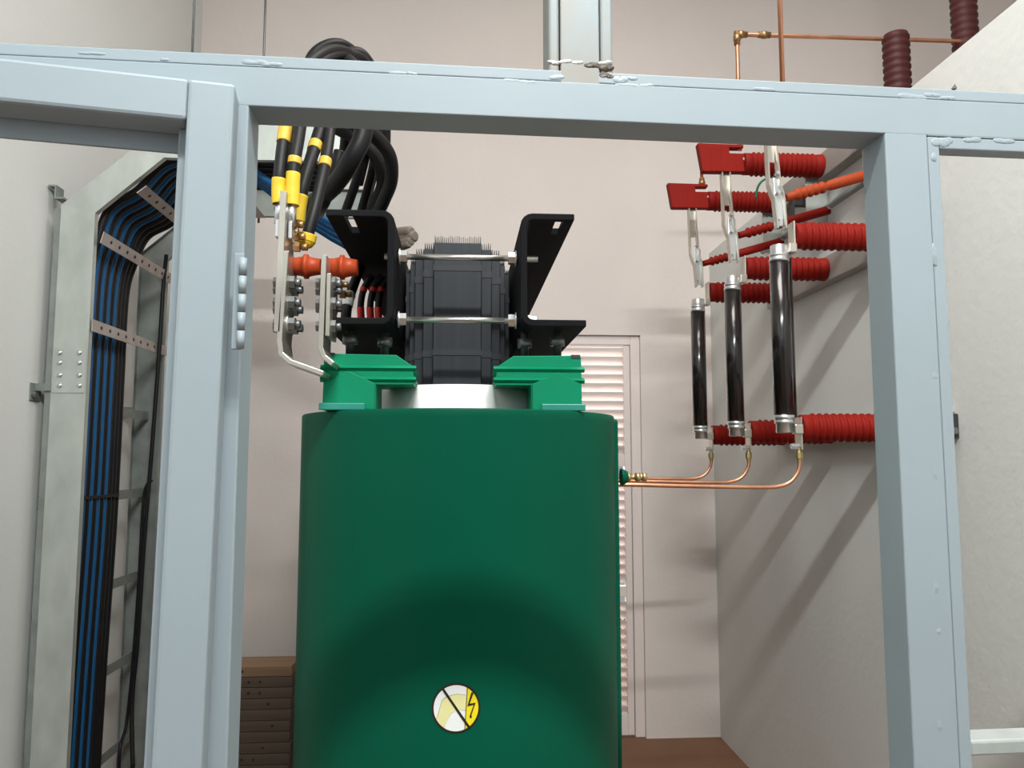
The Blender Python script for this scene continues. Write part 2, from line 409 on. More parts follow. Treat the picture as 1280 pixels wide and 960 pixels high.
# clamps: C channels running back over the three limbs
YF = 1.50
zt_ = at(700, 267, YF).z; zb_ = at(700, 408, YF).z
def clamp(sgn, xw, xt, xb):
    th = .0135
    # cross-section: flange outward, web near the core
    r = .018
    pts = [(xt, zt_-th/2)]
    for k in range(5):
        a = math.radians(90*k/4); pts.append((xw+sgn*(r-r*math.sin(a)), zt_-th/2-(r-r*math.cos(a))))
    for k in range(5):
        a = math.radians(90*k/4); pts.append((xw+sgn*(r-r*math.cos(a)), zb_+th/2+(r-r*math.sin(a))))
    pts.append((xb, zb_+th/2))
    m = MB(); Y1 = YF+2.1
    m.plate([(a, (YF+Y1)/2, b) for a, b in pts], (0, 1, 0), Y1-YF, th)
    o = obj('core_clamp', m, 'clamp_black', tr, bevel=.002)
    # slot in the top flange, shown as a bright cut on the underside
    return o
xwr = at(655, 340, YF).x; xtr = at(718, 268, YF).x; xbr = at(733, 408, YF).x
cr = clamp(1, xwr, xtr, xbr)
xwl = at(488, 340, YF).x; xtl = at(407, 268, YF).x; xbl = at(402, 408, YF).x
cl = clamp(-1, xwl, xtl, xbl)
def slot(cl_, pA, pB, xw):
    """cut a real slot through the top flange"""
    a = atZ(*pA, zt_-.013); b = atZ(*pB, zt_-.013)
    m = MB(); x = (a.x+b.x)/2
    return x, min(a.y, b.y), max(a.y, b.y)
def cut(o, x, y0, y1, hw=.009):
    m = MB().box((x-hw, y0, zt_-.04), (x+hw, y1, zt_+.02))
    me = bpy.data.meshes.new('cutter'); me.from_pydata([tuple(v) for v in m.v], [], m.f)
    c = bpy.data.objects.new('cutter', me); C.objects.link(c)
    md = o.modifiers.new('slot', 'BOOLEAN'); md.object = c; md.operation = 'DIFFERENCE'; md.solver = 'EXACT'
    dg = bpy.context.evaluated_depsgraph_get(); bpy.context.view_layer.update()
    dg = bpy.context.evaluated_depsgraph_get()
    new = bpy.data.meshes.new_from_object(o.evaluated_get(dg)); o.modifiers.clear(); o.data = new
    bpy.data.objects.remove(c)
bpy.context.view_layer.update()
x, y0, y1 = slot(cr, (701, 274), (693, 292), 0); cut(cr, x, max(y0, YF+.012), max(y1, YF+.10))
x, y0, y1 = slot(cl, (434, 270), (446, 291), 0); cut(cl, x, y0, y1)
# tie rods with nuts
yr = 1.575
for py in (322, 400):
    z = at(572, py, yr).z; x0 = xwl-.02; x1 = xwr+.035
    rod = obj('tie_rod', MB().cyl((x0, yr, z), (x1, yr, z), .0062, 14), 'rod_steel', tr)
    for xx, d in ((xwl+.011, 1), (xwr-.011, -1)):
        obj('nut', MB().hexnut((xx, yr, z), (d, 0, 0), .0135, .016), 'zinc', rod)
        obj('washer', MB().cyl((xx-d*.001, yr, z), (xx+d*.002, yr, z), .017, 18), 'zinc', rod)
z = at(720, 400, 1.53).z
obj('clamp_bolt', MB().hexnut((xwr+.008, 1.55, z), (1, 0, 0), .013, .010).hexnut((xwr+.018, 1.55, z), (1, 0, 0), .011, .012), 'zinc', cr)

# green support blocks on top of the winding
def block(px0, px1, sgn):
    yb0, yb1 = 1.545, 1.66
    if sgn < 0: xo, xi = at(404, 480, yb0).x, at(520, 480, yb0).x; xf = at(470, 480, yb0).x
    else: xo, xi = at(727, 480, yb0).x, at(617, 480, yb0).x; xf = at(664, 480, yb0).x
    ztop = at(565, 443, yb0).z; z1 = at(565, 461, yb0).z; z2 = at(565, 475, yb0).z; z3 = at(565, 480, yb0).z
    zs0 = ZC+.0005; s = -sgn                     # s: direction towards the core
    e = .006
    prof = [(xo, zs0), (xo, z2-.005), (xo-s*e, z2), (xo, z2+.007), (xo, z1-.006), (xo-s*e, z1), (xo, z1+.007), (xo+s*.001, ztop),
            (xi-s*.040, ztop-.002), (xi-s*.006, z1+.004), (xi, z1), (xi-s*.006, z1-.006), (xi-s*.005, z2+.007), (xi, z2), (xi-s*.004, z2-.004), (xi-s*.004, z3-.002), (xf, z3-.002), (xf, zs0)]
    o = obj('support_block', MB().prism(prof, (yb0, yb1)), 'block_green', tr, bevel=.0015, label='bright green ribbed support block')
    # ribs along the front face
    for zz in (z1, z2):
        m = MB(); xa, xb_ = sorted((xo-s*e, xi))
        m.add([(xa, yb0, zz-.006), (xb_, yb0, zz-.006), (xb_, yb0-.006, zz), (xa, yb0-.006, zz), (xb_, yb0, zz+.006), (xa, yb0, zz+.006)],
              [(0, 1, 2, 3), (3, 2, 4, 5), (0, 3, 5), (1, 4, 2), (0, 5, 4, 1)])
        obj('rib', m, 'block_green', o)
    # raised gusset on the front, under the ribs
    xm = xo+s*.05
    m = MB().prism([(xo, zs0+.002), (xo+s*.001, z2-.008), (xm, z2+.004+.012), (xf-s*.002, z2-.008), (xf-s*.002, zs0+.002)], (yb0-.006, yb0-.0003))
    obj('gusset', m, 'block_green', o, bevel=.001)
    m = MB().box((min(xo-s*.006, xf-s*.02), yb0-.012, zs0), (max(xo-s*.006, xf-s*.02), yb0-.0005-.006, zs0+.014))
    obj('pad', m, 'pad_teal', o, bevel=.002)
    xn = xo+s*.012; m = MB().box((xn-.009, yb0-.002, ztop-.006), (xn+.009, yb0+.03, ztop+.0012)); obj('notch_clip', m, 'bolt_black', o)
    # jacking bolts up to the clamp flange
    for f_ in (.25, .62):
        xx = xo+s*abs(xi-xo)*f_; yy = yb0+.035+.03*(f_ > .4)
        b = obj('jacking_bolt', MB().cyl((xx, yy, ztop-.004), (xx, yy, zb_+.022), .0085, 12), 'bolt_black', tr)
        obj('bolt_head', MB().cyl((xx, yy, ztop+.024), (xx, yy, ztop+.042), .0155, 18), 'bolt_grey', b)
        obj('bolt_top', MB().hexnut((xx, yy, zb_+.014), (0, 0, 1), .013, .011), 'bolt_grey', b)
    return o
block(402, 523, -1); block(615, 728, 1)

# round warning label on the winding
wl = None
cxs = math.atan2(at(570, 885, YC-RC).x-XC, 1)  # small angle offset
lz = at(570, 885, YC-RC).z; ls = at(570, 885, YC-RC).x-XC; LR = 29.5/960*(YC-RC)
def on_coil(s_, z_, off):
    a = (ls+s_*LR)/RC; r = RC+off; return Vector((XC+r*math.sin(a), YC-r*math.cos(a), lz+z_*LR))
def clip(poly, a, keep_greater):
    out = []
    for i in range(len(poly)):
        p, q = poly[i-1], poly[i]; ip = (p[0] >= a) == keep_greater; iq = (q[0] >= a) == keep_greater
        if ip != iq:
            t = (a-p[0])/(q[0]-p[0]); out.append((a, p[1]+t*(q[1]-p[1])))
        if iq: out.append(q)
    return out
def decal(name, poly, off, m, parent):
    mb = MB(); N = 16
    for k in range(N):
        a, b = -1+2*k/N, -1+2*(k+1)/N
        p = clip(clip(poly, a, True), b, False)
        if len(p) >= 3: mb.add([on_coil(x, y, off) for x, y in p], [list(range(len(p)))])
    return obj(name, mb, m, parent)
circ = lambda r: [(r*math.cos(2*math.pi*k/64), r*math.sin(2*math.pi*k/64)) for k in range(64)]
def inside_clip(poly, r=.905):   # keep decal polygons inside the rim
    return [(x*min(1, r/max(1e-6, math.hypot(x, y))), y*min(1, r/max(1e-6, math.hypot(x, y)))) for x, y in poly]
lab = decal('warning_label', circ(1.0), .0006, 'label_black', tr); lab['label'] = 'round white and yellow high-voltage warning label'
decal('label_ground', circ(.91), .0010, 'label_white', lab)
arc = [(.91*math.cos(math.radians(a)), .91*math.sin(math.radians(a))) for a in range(-65, 65, 4)]
decal('label_yellow_field', [(.36, -.84)]+arc+[(.46, .80)], .0014, 'label_yellow', lab)
band = [(-.80, -.44), (-.70, -.2), (-.62, .1), (-.55, .32), (-.42, .42), (-.2, .50), (.05, .55), (.40, .5), (.38, -.1), (.1, -.05), (-.05, -.12), (-.2, -.22), (-.32, -.4), (-.44, -.68), (-.48, -.78), (-.66, -.64)]
bo = [(x*1.0, y) for x, y in band]
decal('label_outline', inside_clip([(x+(-.018 if x < -.1 else 0), y+.018) for x, y in bo]), .0013, 'label_grey', lab)
decal('label_pale_field', inside_clip(bo), .0016, 'label_pale', lab)
def stroke(a, b, w_):
    d = Vector((b[0]-a[0], b[1]-a[1])).normalized(); n_ = Vector((-d.y, d.x))*w_/2
    return [(a[0]+n_.x, a[1]+n_.y), (a[0]-n_.x, a[1]-n_.y), (b[0]-n_.x, b[1]-n_.y), (b[0]+n_.x, b[1]+n_.y)]
decal('label_stroke', stroke((-.56, .80), (.56, -.80), .10), .0020, 'label_black', lab)
decal('label_divider', stroke((.46, .80), (.36, -.84), .03), .0019, 'label_black', lab)
bolt = [(.62, .62), (.72, .60), (.55, .17), (.80, .20), (.62, -.30), (.66, -.36), (.58, -.42), (.55, -.33), (.72, .12), (.46, .06)]
decal('label_lightning', bolt, .0020, 'label_black', lab)

# low-voltage busbars on the left
YB0 = 1.47
def bus(name, pts, w_=.10, th=.011, y0=YB0):
    P = [at(a, b, y0) for a, b in pts]; P = [Vector((p.x, y0+w_/2, p.z)) for p in P]
    return obj(name, MB().plate(P, (0, 1, 0), w_, th), 'tinned_bus', tr, bevel=.0015)
b1 = bus('busbar', [(354, 238), (346, 415)], .085, .0125)
b1l = bus('busbar', [(357.5, 313), (349, 425), (351, 442), (362, 452), (404, 467)], .085, .010)
b2 = bus('busbar', [(405, 318), (400.5, 435), (405, 446), (416, 455)], .085, .010)
b2l = bus('busbar', [(411, 341), (409, 420)], .085, .008)
def bolts(parent, xs, pys, y):
    for py in pys:
        pl = at(xs[0], py, y); prr = at(xs[1], py, y)
        x0, x1, z = pl.x, prr.x, pl.z
        obj('bolt_head', MB().hexnut((x0+.002, y, z), (1, 0, 0), .0105, .008), 'bolt_grey', parent)
        m = MB().cyl((x1-.014, y, z), (x1-.010, y, z), .017, 18); obj('washer', m, 'zinc', parent)
        obj('bolt_nut', MB().hexnut((x1-.010, y, z), (1, 0, 0), .0135, .012).cyl((x1, y, z), (x1+.012, y, z), .008, 10), 'bolt_grey', parent)
bolts(b1, (341, 368), (353, 378, 405), 1.505); bolts(b1, (341, 371), (362, 387, 410), 1.545)
bolts(b2, (394, 419), (354, 380, 408), 1.505); bolts(b2, (394, 420), (363, 385), 1.545)
# orange stand-off insulators
def standoff(px0, px1, py, y):
    a = at(px0, py, y); b = at(px1, py, y); L = b.x-a.x; r = .0165
    prof = [(0, r), (L*.25, r*1.12), (L*.43, r*1.25), (L*.44, r*1.5), (L*.56, r*1.5), (L*.57, r*1.25), (L*.75, r*1.1), (L, r*.95)]
    return obj('standoff_insulator', MB().lathe(a, (1, 0, 0), prof, 24), 'insulator_orange', tr, label='orange stand-off insulator')
standoff(365, 401, 333, 1.53); standoff(409, 447, 334, 1.53)

# ================================================================== cables to the low-voltage bars
def cable(name, pts, r, m, label, cat='cable', group=None, bands=(), seg=12):
    o = obj(name, MB().tube(pts, r, seg), m, label=label, cat=cat, group=group)
    for (a, b, mm, grow, nm) in bands:
        pp = catmull([Vector(p) for p in pts], 24)
        # cumulative param by fraction of points
        n_ = len(pp)-1; i0 = int(a*n_); i1 = max(i0+2, int(b*n_))
        obj(nm, MB().tube(pp[i0:i1+1], r+grow, 14, spline=False), mm, o)
    return o
def pt(px, py, y): return at(px, py, y)
big = 'heavy black cables at the transformer terminals'
def lug(o, p, x_):
    m = MB().cyl(p+Vector((0, 0, .012)), p+Vector((0, 0, -.035)), .0085, 12); obj('cable_lug', m, 'zinc', o)
    m = MB().box((p.x-.004, p.y-.012, p.z-.065), (p.x+.004, p.y+.012, p.z-.030)); obj('cable_lug', m, 'zinc', o, bevel=.002)
c1 = cable('power_cable', [pt(349, 255, 1.50), pt(348.5, 235, 1.50), pt(350, 212, 1.50), pt(356, 165, 1.52), pt(368, 105, 1.56), pt(392, 74, 1.64), pt(420, 62, 1.75), pt(443, 76, 1.85), pt(452, 130, 1.93), pt(452, 200, 2.0), pt(430, 270, 2.1)], .0125, 'cable_black',
      'thick black cable with yellow sleeve, leftmost on the front busbar', group=big, bands=((.0, .16, 'tape_yellow', .0016, 'heat_shrink_sleeve'), (.275, .315, 'tape_gold', .001, 'yellow_tape')))
lug(c1, pt(349, 258, 1.50), 0)
c2 = cable('power_cable', [pt(365, 257, 1.50), pt(365.5, 238, 1.50), pt(367, 212, 1.50), pt(372, 180, 1.51), pt(385, 110, 1.56), pt(405, 76, 1.68), pt(432, 68, 1.80), pt(458, 80, 1.9), pt(470, 130, 1.98), pt(468, 200, 2.05), pt(450, 270, 2.15)], .0125, 'cable_black',
      'thick black cable with yellow sleeve, right of the leftmost one on the front busbar', group=big, bands=((.0, .185, 'tape_yellow', .0016, 'heat_shrink_sleeve'), (.225, .255, 'tape_gold', .001, 'yellow_tape')))
lug(c2, pt(365, 260, 1.50), 0)
c3 = cable('power_cable', [pt(355, 258, 1.60), pt(357, 235, 1.60), pt(362, 205, 1.60), pt(374, 150, 1.62), pt(395, 90, 1.72), pt(425, 100, 1.9), pt(432, 170, 2.0), pt(420, 240, 2.1)], .0135, 'cable_black',
      'black cable behind the two front yellow-sleeved ones', group=big, bands=((.06, .2, 'tape_yellow', .0016, 'heat_shrink_sleeve'),))
c4 = cable('power_cable', [pt(372, 277, 1.58), pt(374, 258, 1.58), pt(379, 232, 1.58), pt(390, 195, 1.60), pt(404, 150, 1.66), pt(425, 100, 1.75), pt(450, 110, 1.85), pt(462, 160, 1.95), pt(448, 230, 2.05)], .0135, 'cable_black',
      'black cable with low yellow sleeve beside the orange insulator', group=big, bands=((.0, .2, 'tape_yellow', .0016, 'heat_shrink_sleeve'), (.40, .425, 'tape_gold', .001, 'yellow_tape')))
c5 = cable('power_cable', [pt(383, 302, 1.56), pt(387, 285, 1.56), pt(395, 255, 1.57), pt(406, 205, 1.60), pt(412, 165, 1.64), pt(418, 110, 1.70), pt(440, 95, 1.8), pt(460, 120, 1.9), pt(452, 200, 2.0)], .0125, 'cable_black',
      'black cable ending in a round yellow boot on the front busbar', group=big, bands=((.0, .08, 'tape_yellow', .006, 'yellow_boot'), (.365, .395, 'tape_gold', .001, 'yellow_tape')))
obj('yellow_boot_end', MB().ball(pt(383, 300, 1.56), .0185, .0185, .019), 'tape_yellow', c5)
# bronze studs by the boot
for px, py in ((372, 281), (374, 296), (377, 309), (366, 290)):
    p = pt(px, py, 1.53); obj('stud', MB().hexnut(p-Vector((.015, 0, 0)), (1, 0, 0), .010, .012).cyl(p, p+Vector((.012, 0, 0)), .007, 10), 'bronze', b1)
thick = 'thick black looping cables'
c6 = cable('power_cable', [pt(352, 262, 2.05), pt(378, 258, 1.95), pt(403, 246, 1.84), pt(424, 224, 1.76), pt(440, 198, 1.72), pt(454, 165, 1.72), pt(452, 110, 1.74), pt(433, 78, 1.8), pt(402, 80, 1.9), pt(380, 120, 2.0), pt(360, 190, 2.2)], .0215, 'cable_black',
      'thickest black cable sweeping down left above the black clamp', group=thick)
c7 = cable('power_cable', [pt(430, 150, 1.80), pt(448, 158, 1.82), pt(470, 172, 1.86), pt(487, 195, 1.9), pt(489, 225, 1.95), pt(480, 250, 2.0), pt(468, 275, 2.05), pt(452, 310, 2.1)], .0175, 'cable_black',
      'black cable making the outermost loop right of the yellow tapes', group=thick)
c8 = cable('power_cable', [pt(420, 160, 1.95), pt(452, 178, 1.97), pt(472, 200, 2.0), pt(478, 228, 2.05), pt(470, 252, 2.1), pt(455, 285, 2.15)], .0165, 'cable_black',
      'black cable making the inner loop right of the yellow tapes', group=thick)
c9 = cable('power_cable', [pt(425, 190, 1.8), pt(418, 215, 1.8), pt(408, 245, 1.82), pt(402, 258, 1.86), pt(398, 266, 1.95)], .0155, 'cable_black',
      'black cable passing between the boot cable and the thickest cable', group=thick)
c10 = cable('power_cable', [pt(375, 68+40, 2.0), pt(392, 68, 2.02), pt(418, 54.5, 2.05), pt(443, 66, 2.1), pt(470, 110, 2.15), pt(474, 180, 2.2), pt(455, 260, 2.3)], .0145, 'cable_black',
      'black cable arching highest above the cage beam', group=thick)
c11 = cable('power_cable', [pt(408, 105, 1.95), pt(424, 73, 1.97), pt(442, 65, 1.98), pt(458, 74, 2.0), pt(478, 115, 2.05), pt(482, 170, 2.1), pt(478, 230, 2.15)], .0145, 'cable_black',
      'black cable arching just above the cage beam', group=thick)
# slack behind the clamp with red tapes
for k, (xa, col) in enumerate(((452, .30), (464, .42), (474, .55))):
    cable('control_cable', [pt(xa+14, 345, 1.95), pt(xa+4, 358, 1.95), pt(xa-1, 380, 1.95), pt(xa, 405, 1.96), pt(xa+2, 430, 1.98)], .0085, 'cable_black',
          ['black cable with red bands nearest the busbars, seen inside the clamp', 'black cable with red bands in the middle, seen inside the clamp', 'black cable with red bands furthest right, seen inside the clamp'][k],
          group='red-banded cables inside the clamp', bands=((.28, .34, 'tape_red', .001, 'red_tape'), (.55, .72, 'tape_red', .001, 'red_tape')))
cable('lug_cable', [pt(432, 405, 1.75), pt(434, 380, 1.75), pt(440, 362, 1.8), pt(452, 330, 1.95), pt(462, 300, 2.1)], .012, 'cable_black', 'black cable with white sleeve behind the inner busbar', bands=((.22, .42, 'tape_white', .0015, 'white_sleeve'),))
for px, py in ((428, 356), (432, 368)):
    p = pt(px, py, 1.6); obj('stud', MB().hexnut(p-Vector((.012, 0, 0)), (1, 0, 0), .009, .012).cyl(p, p+Vector((.012, 0, 0)), .006, 10), 'bronze', b2)
# brown wrapped bundle behind the clamp
bd = thing('taped_bundle', pt(508, 312, 2.25), label='brown tape-wrapped cable bundle behind the left clamp', cat='cable')
for k, (dy, r) in enumerate(((0, .019), (-7, .017), (7, .016), (12, .013))):
    a = pt(490, 300+dy, 2.3); b = pt(519-abs(dy)*.6, 298+dy*.8-3, 2.2)
    obj('wrapped_core', MB().lathe(a, b-a, [(0, r), ((b-a).length*.5, r*1.05), ((b-a).length*.92, r*.95), ((b-a).length, r*.6)], 14), 'tape_brown', bd)

st_ = Vector((-.208, 2.3, zt_+.0005)); obj('stem', MB().tube([st_, st_+Vector((0, 0, .06)), pt(492, 300, 2.3)], .012, 10), 'cable_black', bd)
# ================================================================== cable ladder on the left
YA, YBk = 2.60, 3.25
lad = thing('cable_ladder', (-1.3, 2.9, 0), label='galvanised steel cable ladder rising up the left wall and bending right', cat='cable ladder')
xo = at(76, 270, YA).x; xi = at(119, 270, YA).x; zb1 = at(78, 256, YA).z; zi1 = at(120, 266, YA).z
xo2, zo2 = at(165, 187, YA).x, at(165, 187, YA).z; xi2, zi2 = at(205, 197, YA).x, at(205, 197, YA).z
zho = at(225, 153, YA).z; xho = xo2+(zho-zo2)*(xo2-xo)/(zo2-zb1)
XEND = -.42
def rail(y, face):
    """rail web in the X-Z plane at y, with flanges of depth .02 pointing inside"""
    parts = []
    vpoly = [(xo, 0), (xo, zb1), (xi, zi1), (xi, 0)]
    epoly = [(xo, zb1), (xho, zho), (xi2, zi2), (xi, zi1)]
    hpoly = [(xho, zho), (XEND, zho), (XEND, zi2), (xi2, zi2)]
    return vpoly, epoly, hpoly
fl = .022
for y, s in ((YA, 1), (YBk, -1)):
    ps = rail(y, s); nm = ('side_rail', 'elbow_rail', 'side_rail')
    for p, n_ in zip(ps, nm):
        m = MB().prism(p, (y-.001, y+.001))
        # flanges along the two long edges
        a, b, c, d = [Vector((q[0], y, q[1])) for q in p]
        for e0, e1 in ((a, b), (d, c)):
            dd = (e1-e0).normalized(); inward = ((c+d)/2-(a+b)/2) if e0 == a else ((a+b)/2-(c+d)/2)
            nrm = Vector((-dd.z, 0, dd.x)); nrm = nrm if nrm.dot((a+b+c+d)/4-e0) > 0 else -nrm
            q = [e0, e1, e1+Vector((0, s*fl, 0)), e0+Vector((0, s*fl, 0))]
            m.add(q+[v+nrm*.002 for v in q], [(0, 1, 2, 3), (7, 6, 5, 4), (0, 4, 5, 1), (1, 5, 6, 2), (2, 6, 7, 3), (3, 7, 4, 0)])
        obj(n_, m, 'galvanised' if s > 0 else 'galvanised_dull_shaded', lad)
# outer lip along the wall edge of the front rail
obj('rail_lip', MB().box((xo-.022, YA+.004, 0), (xo-.001, YA+.010, zb1-.01)), 'galvanised_dull_shaded', lad)
# splice plate with bolts
za_, zb2 = at(70, 435, YA).z, at(70, 491, YA).z
sp = obj('splice_plate', MB().box((xo+.004, YA-.004, zb2), (xi-.004, YA-.0012, za_)), 'galvanised', lad, bevel=.0008)
for py in (441, 453.5, 469, 482):
    for px in (74.5, 99):
        p = at(px, py, YA-.004); obj('bolt', MB().ball((p.x, YA-.004, p.z), .0085, .006, .0085), 'zinc', sp)
# rungs: perforated strips between the two rails
def rung(p0, p1, tilt, nh=9):
    L = p1-p0
    t_ = Vector((math.cos(tilt), 0, math.sin(tilt)))
    o = obj('rung', MB().plate([p0, p1], t_, .040, .003), 'rung_steel', lad)
    for k in range(nh):
        c = p0+L*((k+1)/(nh+1)); nrm = L.normalized().cross(t_).normalized()
        if nrm.x < 0: nrm = -nrm
        obj('rung_hole', MB().lathe(c+nrm*.0012, nrm, [(0, .0065), (.0012, .0065)], 10), 'hole_dark', o)
    return o
Xr = xi+.006
rung(Vector((Xr, YA+.004, at(113, 406, YA).z)), Vector((Xr, YBk-.004, at(113, 406, YA).z)), math.pi/2)
zz = at(120, 296, YA).z; rung(Vector((Xr+.018, YA+.004, zz)), Vector((Xr+.018, YBk-.004, zz)), math.radians(75))
ex, ez = at(172, 231, YA).x+.012, at(172, 231, YA).z-.014; rung(Vector((ex, YA+.004, ez)), Vector((ex, YBk-.004, ez)), math.radians(40))
for X_ in (-.86, -.62): rung(Vector((X_, YA+.004, zi2-.002)), Vector((X_, YBk-.004, zi2-.002)), 0, 0)
for py in (520, 615, 717, 815, 915):   # rungs behind the cables, on the wall side
    z_ = at(178, py, YBk).z; obj('rung', MB().plate([(xi-.055, YA+.004, z_), (xi-.055, YBk-.004, z_)], (0, 0, 1), .035, .003), 'galvanised_dull_shaded', lad)
# wall brackets (each holds the ladder off the wall)
def bracket(px, py, lab):
    p = at(px, py, YA+.02); m = MB()
    m.plate([(XL+.004, YA+.03, p.z+.012), (XL+.028, YA+.03, p.z+.012), (XL+.028, YA+.03, p.z-.03), (xo+.004, YA+.03, p.z-.03)], (0, 1, 0), .05, .005)
    o = obj('wall_bracket', m, 'galvanised_dull_shaded', lad)
    return o
bracket(66, 238, '')
p = at(52, 490, YA); zz = p.z
br = obj('wall_bracket', MB().box((XL+.001, YA-.03, zz-.028), (XL+.005, YA+.03, zz+.028)).box((XL+.005, YA-.004, zz+.004), (xo, YA+.004, zz+.028)), 'galvanised_dull_shaded', lad)
obj('bolt', MB().hexnut((XL+.005, YA-.016, zz-.010), (1, 0, 0), .010, .012), 'bolt_grey', br)
for py in (515,):
    p = at(168, py, YBk); obj('wall_bracket', MB().box((XL+.001, YBk+.004, p.z-.02), (xi-.02, YBk+.05, p.z+.02)), 'galvanised_dull_shaded', lad)
# trapeze hanger rods
for px, y, lb in ((241.7, YA-.012, 'thin dark threaded rod hanging left of the other, above the gate'), (331, YBk+.012, 'thin dark threaded rod hanging right of the other, above the cage beam')):
    p = at(px, 30, y); obj('hanger_rod', MB().cyl((p.x, y, zi2-.02), (p.x, y, ZT-.05), .0045 if y < 3 else .0052, 8), 'bolt_grey', label=lb, cat='rod', group='ladder hanger rods')
# ---- cables on the ladder
def ladder_cable(name, y, m, r, lab, grp, xoff=0.0, hoff=0.0, endp=True):
    X0 = xi-.040+xoff; H = zi2+.028+hoff; k = (y-2.6)*.22      # rear cables cut the corner more
    def E(t, off): return (xi+(xi2-xi)*t-.63*off, y, zi1+(zi2-zi1)*t+.77*off)
    pts = [(X0-.016, y-.012, .2), (X0-.010, y-.008, .7), (X0-.002, y, 1.2), (X0, y, 1.7), (X0+.002, y, zi1-.22), (X0+.016+.15*k, y, zi1-.09),
           E(.12, .022-.35*k), E(.5, .012-.45*k), (xi2-.02+.1*k, y, H-.018-.2*k), (xi2+.12, y, H)]
    if endp: i = (y-2.692)/.053*.9; pts += [(-.80, y, H-.003), at(352, 238+5*i, y), at(385, 262+6*i, y+.01), at(412, 277+7*i, y+.03), at(440, 294+7*i, y+.05), at(475, 330+5*i, y+.08), at(500, 380, y+.1)]
    else: pts += [(-.70, y, H), (-.50, y, H)]
    return cable(name, pts, r, m, lab, group=grp, seg=10)
ords = ['first', 'second', 'third', 'fourth', 'fifth', 'sixth', 'seventh']
ys = [2.662+.053*k for k in range(4)]
for i, y in enumerate(ys):
    ladder_cable('ladder_cable', y+.03, 'cable_blue', .0125, '%s blue cable from the left on the cable ladder' % ords[i], 'blue cables on the ladder')
yb_ = [2.6655, 2.7185, 2.7715, 2.8245]
for i, y in enumerate(yb_):
    ladder_cable('ladder_cable', y, 'cable_black', .0135, '%s black cable from the left, lying between the blue ones on the ladder' % ords[i], 'black cables among the blue ones', xoff=.0005, endp=False)
for i, y in enumerate((2.884, 2.917, 2.950)):
    ladder_cable('ladder_cable', y, 'cable_black', .0145, '%s black cable right of the blue ones on the ladder' % ords[i], 'black cables right of the blue ones', xoff=-.002*i, endp=False)
# thin black control cables along the back rail
cable('control_cable', [atX(208, 318, -1.2), at(204, 360, 3.15), at(199, 440, 3.15), at(190, 560, 3.15), at(180, 680, 3.15), at(172, 800, 3.15), at(165, 880, 3.15), at(166, 960, 3.1)], .008, 'cable_black', 'thin black cable hanging along the rear rail of the ladder')
cable('control_cable', [at(190, 600, 3.18), at(180, 620, 3.18), at(174, 720, 3.18), at(166, 830, 3.18), at(158, 905, 3.18), at(150, 935, 3.1), at(148, 990, 3.1)], .006, 'cable_black', 'thinner black cable tied to the rear ladder rail low down')
cable('control_cable', [Vector((XL+.004, 2.66, at(50, 632, 2.66).z+.03)), at(52, 630, 2.68), at(48, 636, 2.66)], .004, 'cable_black', 'short black wire end sticking out behind the ladder')
# cable tie round the blue cables
zt1 = at(120, 622, 2.7).z
obj('cable_tie', MB().plate([(xi-.0285, 2.675, zt1), (xi-.0255, 2.94, zt1-.004)], (0, 0, 1), .010, .002), 'cable_black', label='black strap tied across the blue cables', cat='strap')

# ================================================================== planks stacked at the back
px_r = at(364, 850, 3.65).x
for k in range(10):
    z0 = .002+k*.048; dx = random.uniform(-.006, .006)+(0.0 if k < 9 else .004); y0 = 3.65+random.uniform(0, .006)
    o = thing('wooden_plank', (px_r-.3, 3.74, z0), label='%s plank in the stack of brown boards' % (['bottom', 'second lowest', 'third lowest', 'fourth lowest', 'fifth lowest', 'sixth lowest', 'seventh lowest', 'third highest', 'second highest', 'topmost'][k]), cat='plank', group='planks stacked against the back wall')
    obj('board', MB().box((px_r-.58+dx, y0, z0), (px_r+dx, 3.83, z0+.0462)), 'wood_light' if k == 9 else 'wood', o, bevel=.003)
    hs = {9: (.19,), 8: (.11, .17, .22, .27), 7: (.11, .17, .22, .27), 6: (.31,), 5: (.18,), 4: (.08, .33), 3: (.13,), 2: (.29,), 1: (.08, .15, .2, .25), 0: (.1,)}[k]
    for h in hs:
        xx = px_r-.41+h; obj('nail_hole', MB().lathe((xx, y0-.0002, z0+.024), (0, -1, 0), [(0, .006), (.0006, .006)], 10), 'hole_dark', o)

# ================================================================== fused switch on the right partition
Z1, Z2, Z3 = 2.20, 2.60, 3.00
ZM, ZBt, ZTp = 2.089, 1.513, 2.468
sw = thing('fuse_switch', (1.28, Z2, HC), label='red-insulated three-phase fuse switch mounted on the right partition', cat='switchgear')
def ins_prof(L, r=.0365, rib=.0065, n=11, cap=.028):
    p = [(0, r*.95), (.003, r*1.05), (cap, r*1.05)]
    body = L-2*cap
    for k in range(n):
        t0 = cap+body*k/n
        for f, rr in ((.1, r*.94), (.32, r+rib*.6), (.5, r+rib), (.68, r+rib*.6), (.9, r*.94)): p.append((t0+body*f/n, rr))
    p += [(L-cap, r*1.05), (L-.004, r*1.14), (L, r*1.10)]
    return p
XI0, XI1 = .988, 1.280
def channel(z, y0, y1, h=.085):
    m = MB(); m.plate([(XI1+.001, (y0+y1)/2, z-h/2), (XI1+.001, (y0+y1)/2, z+h/2)], (0, 1, 0), y1-y0, .003)
    for zz in (z-h/2, z+h/2): m.box((XI1, y0, zz-.0015), (XR-.001, y1, zz+.0015))
    return obj('mounting_channel', m, 'channel_paint', sw)
chs = [channel(ZTp, 2.12, 3.12), channel(ZM, 2.0, 3.12), channel(ZBt, 1.99, 3.12, .07)]
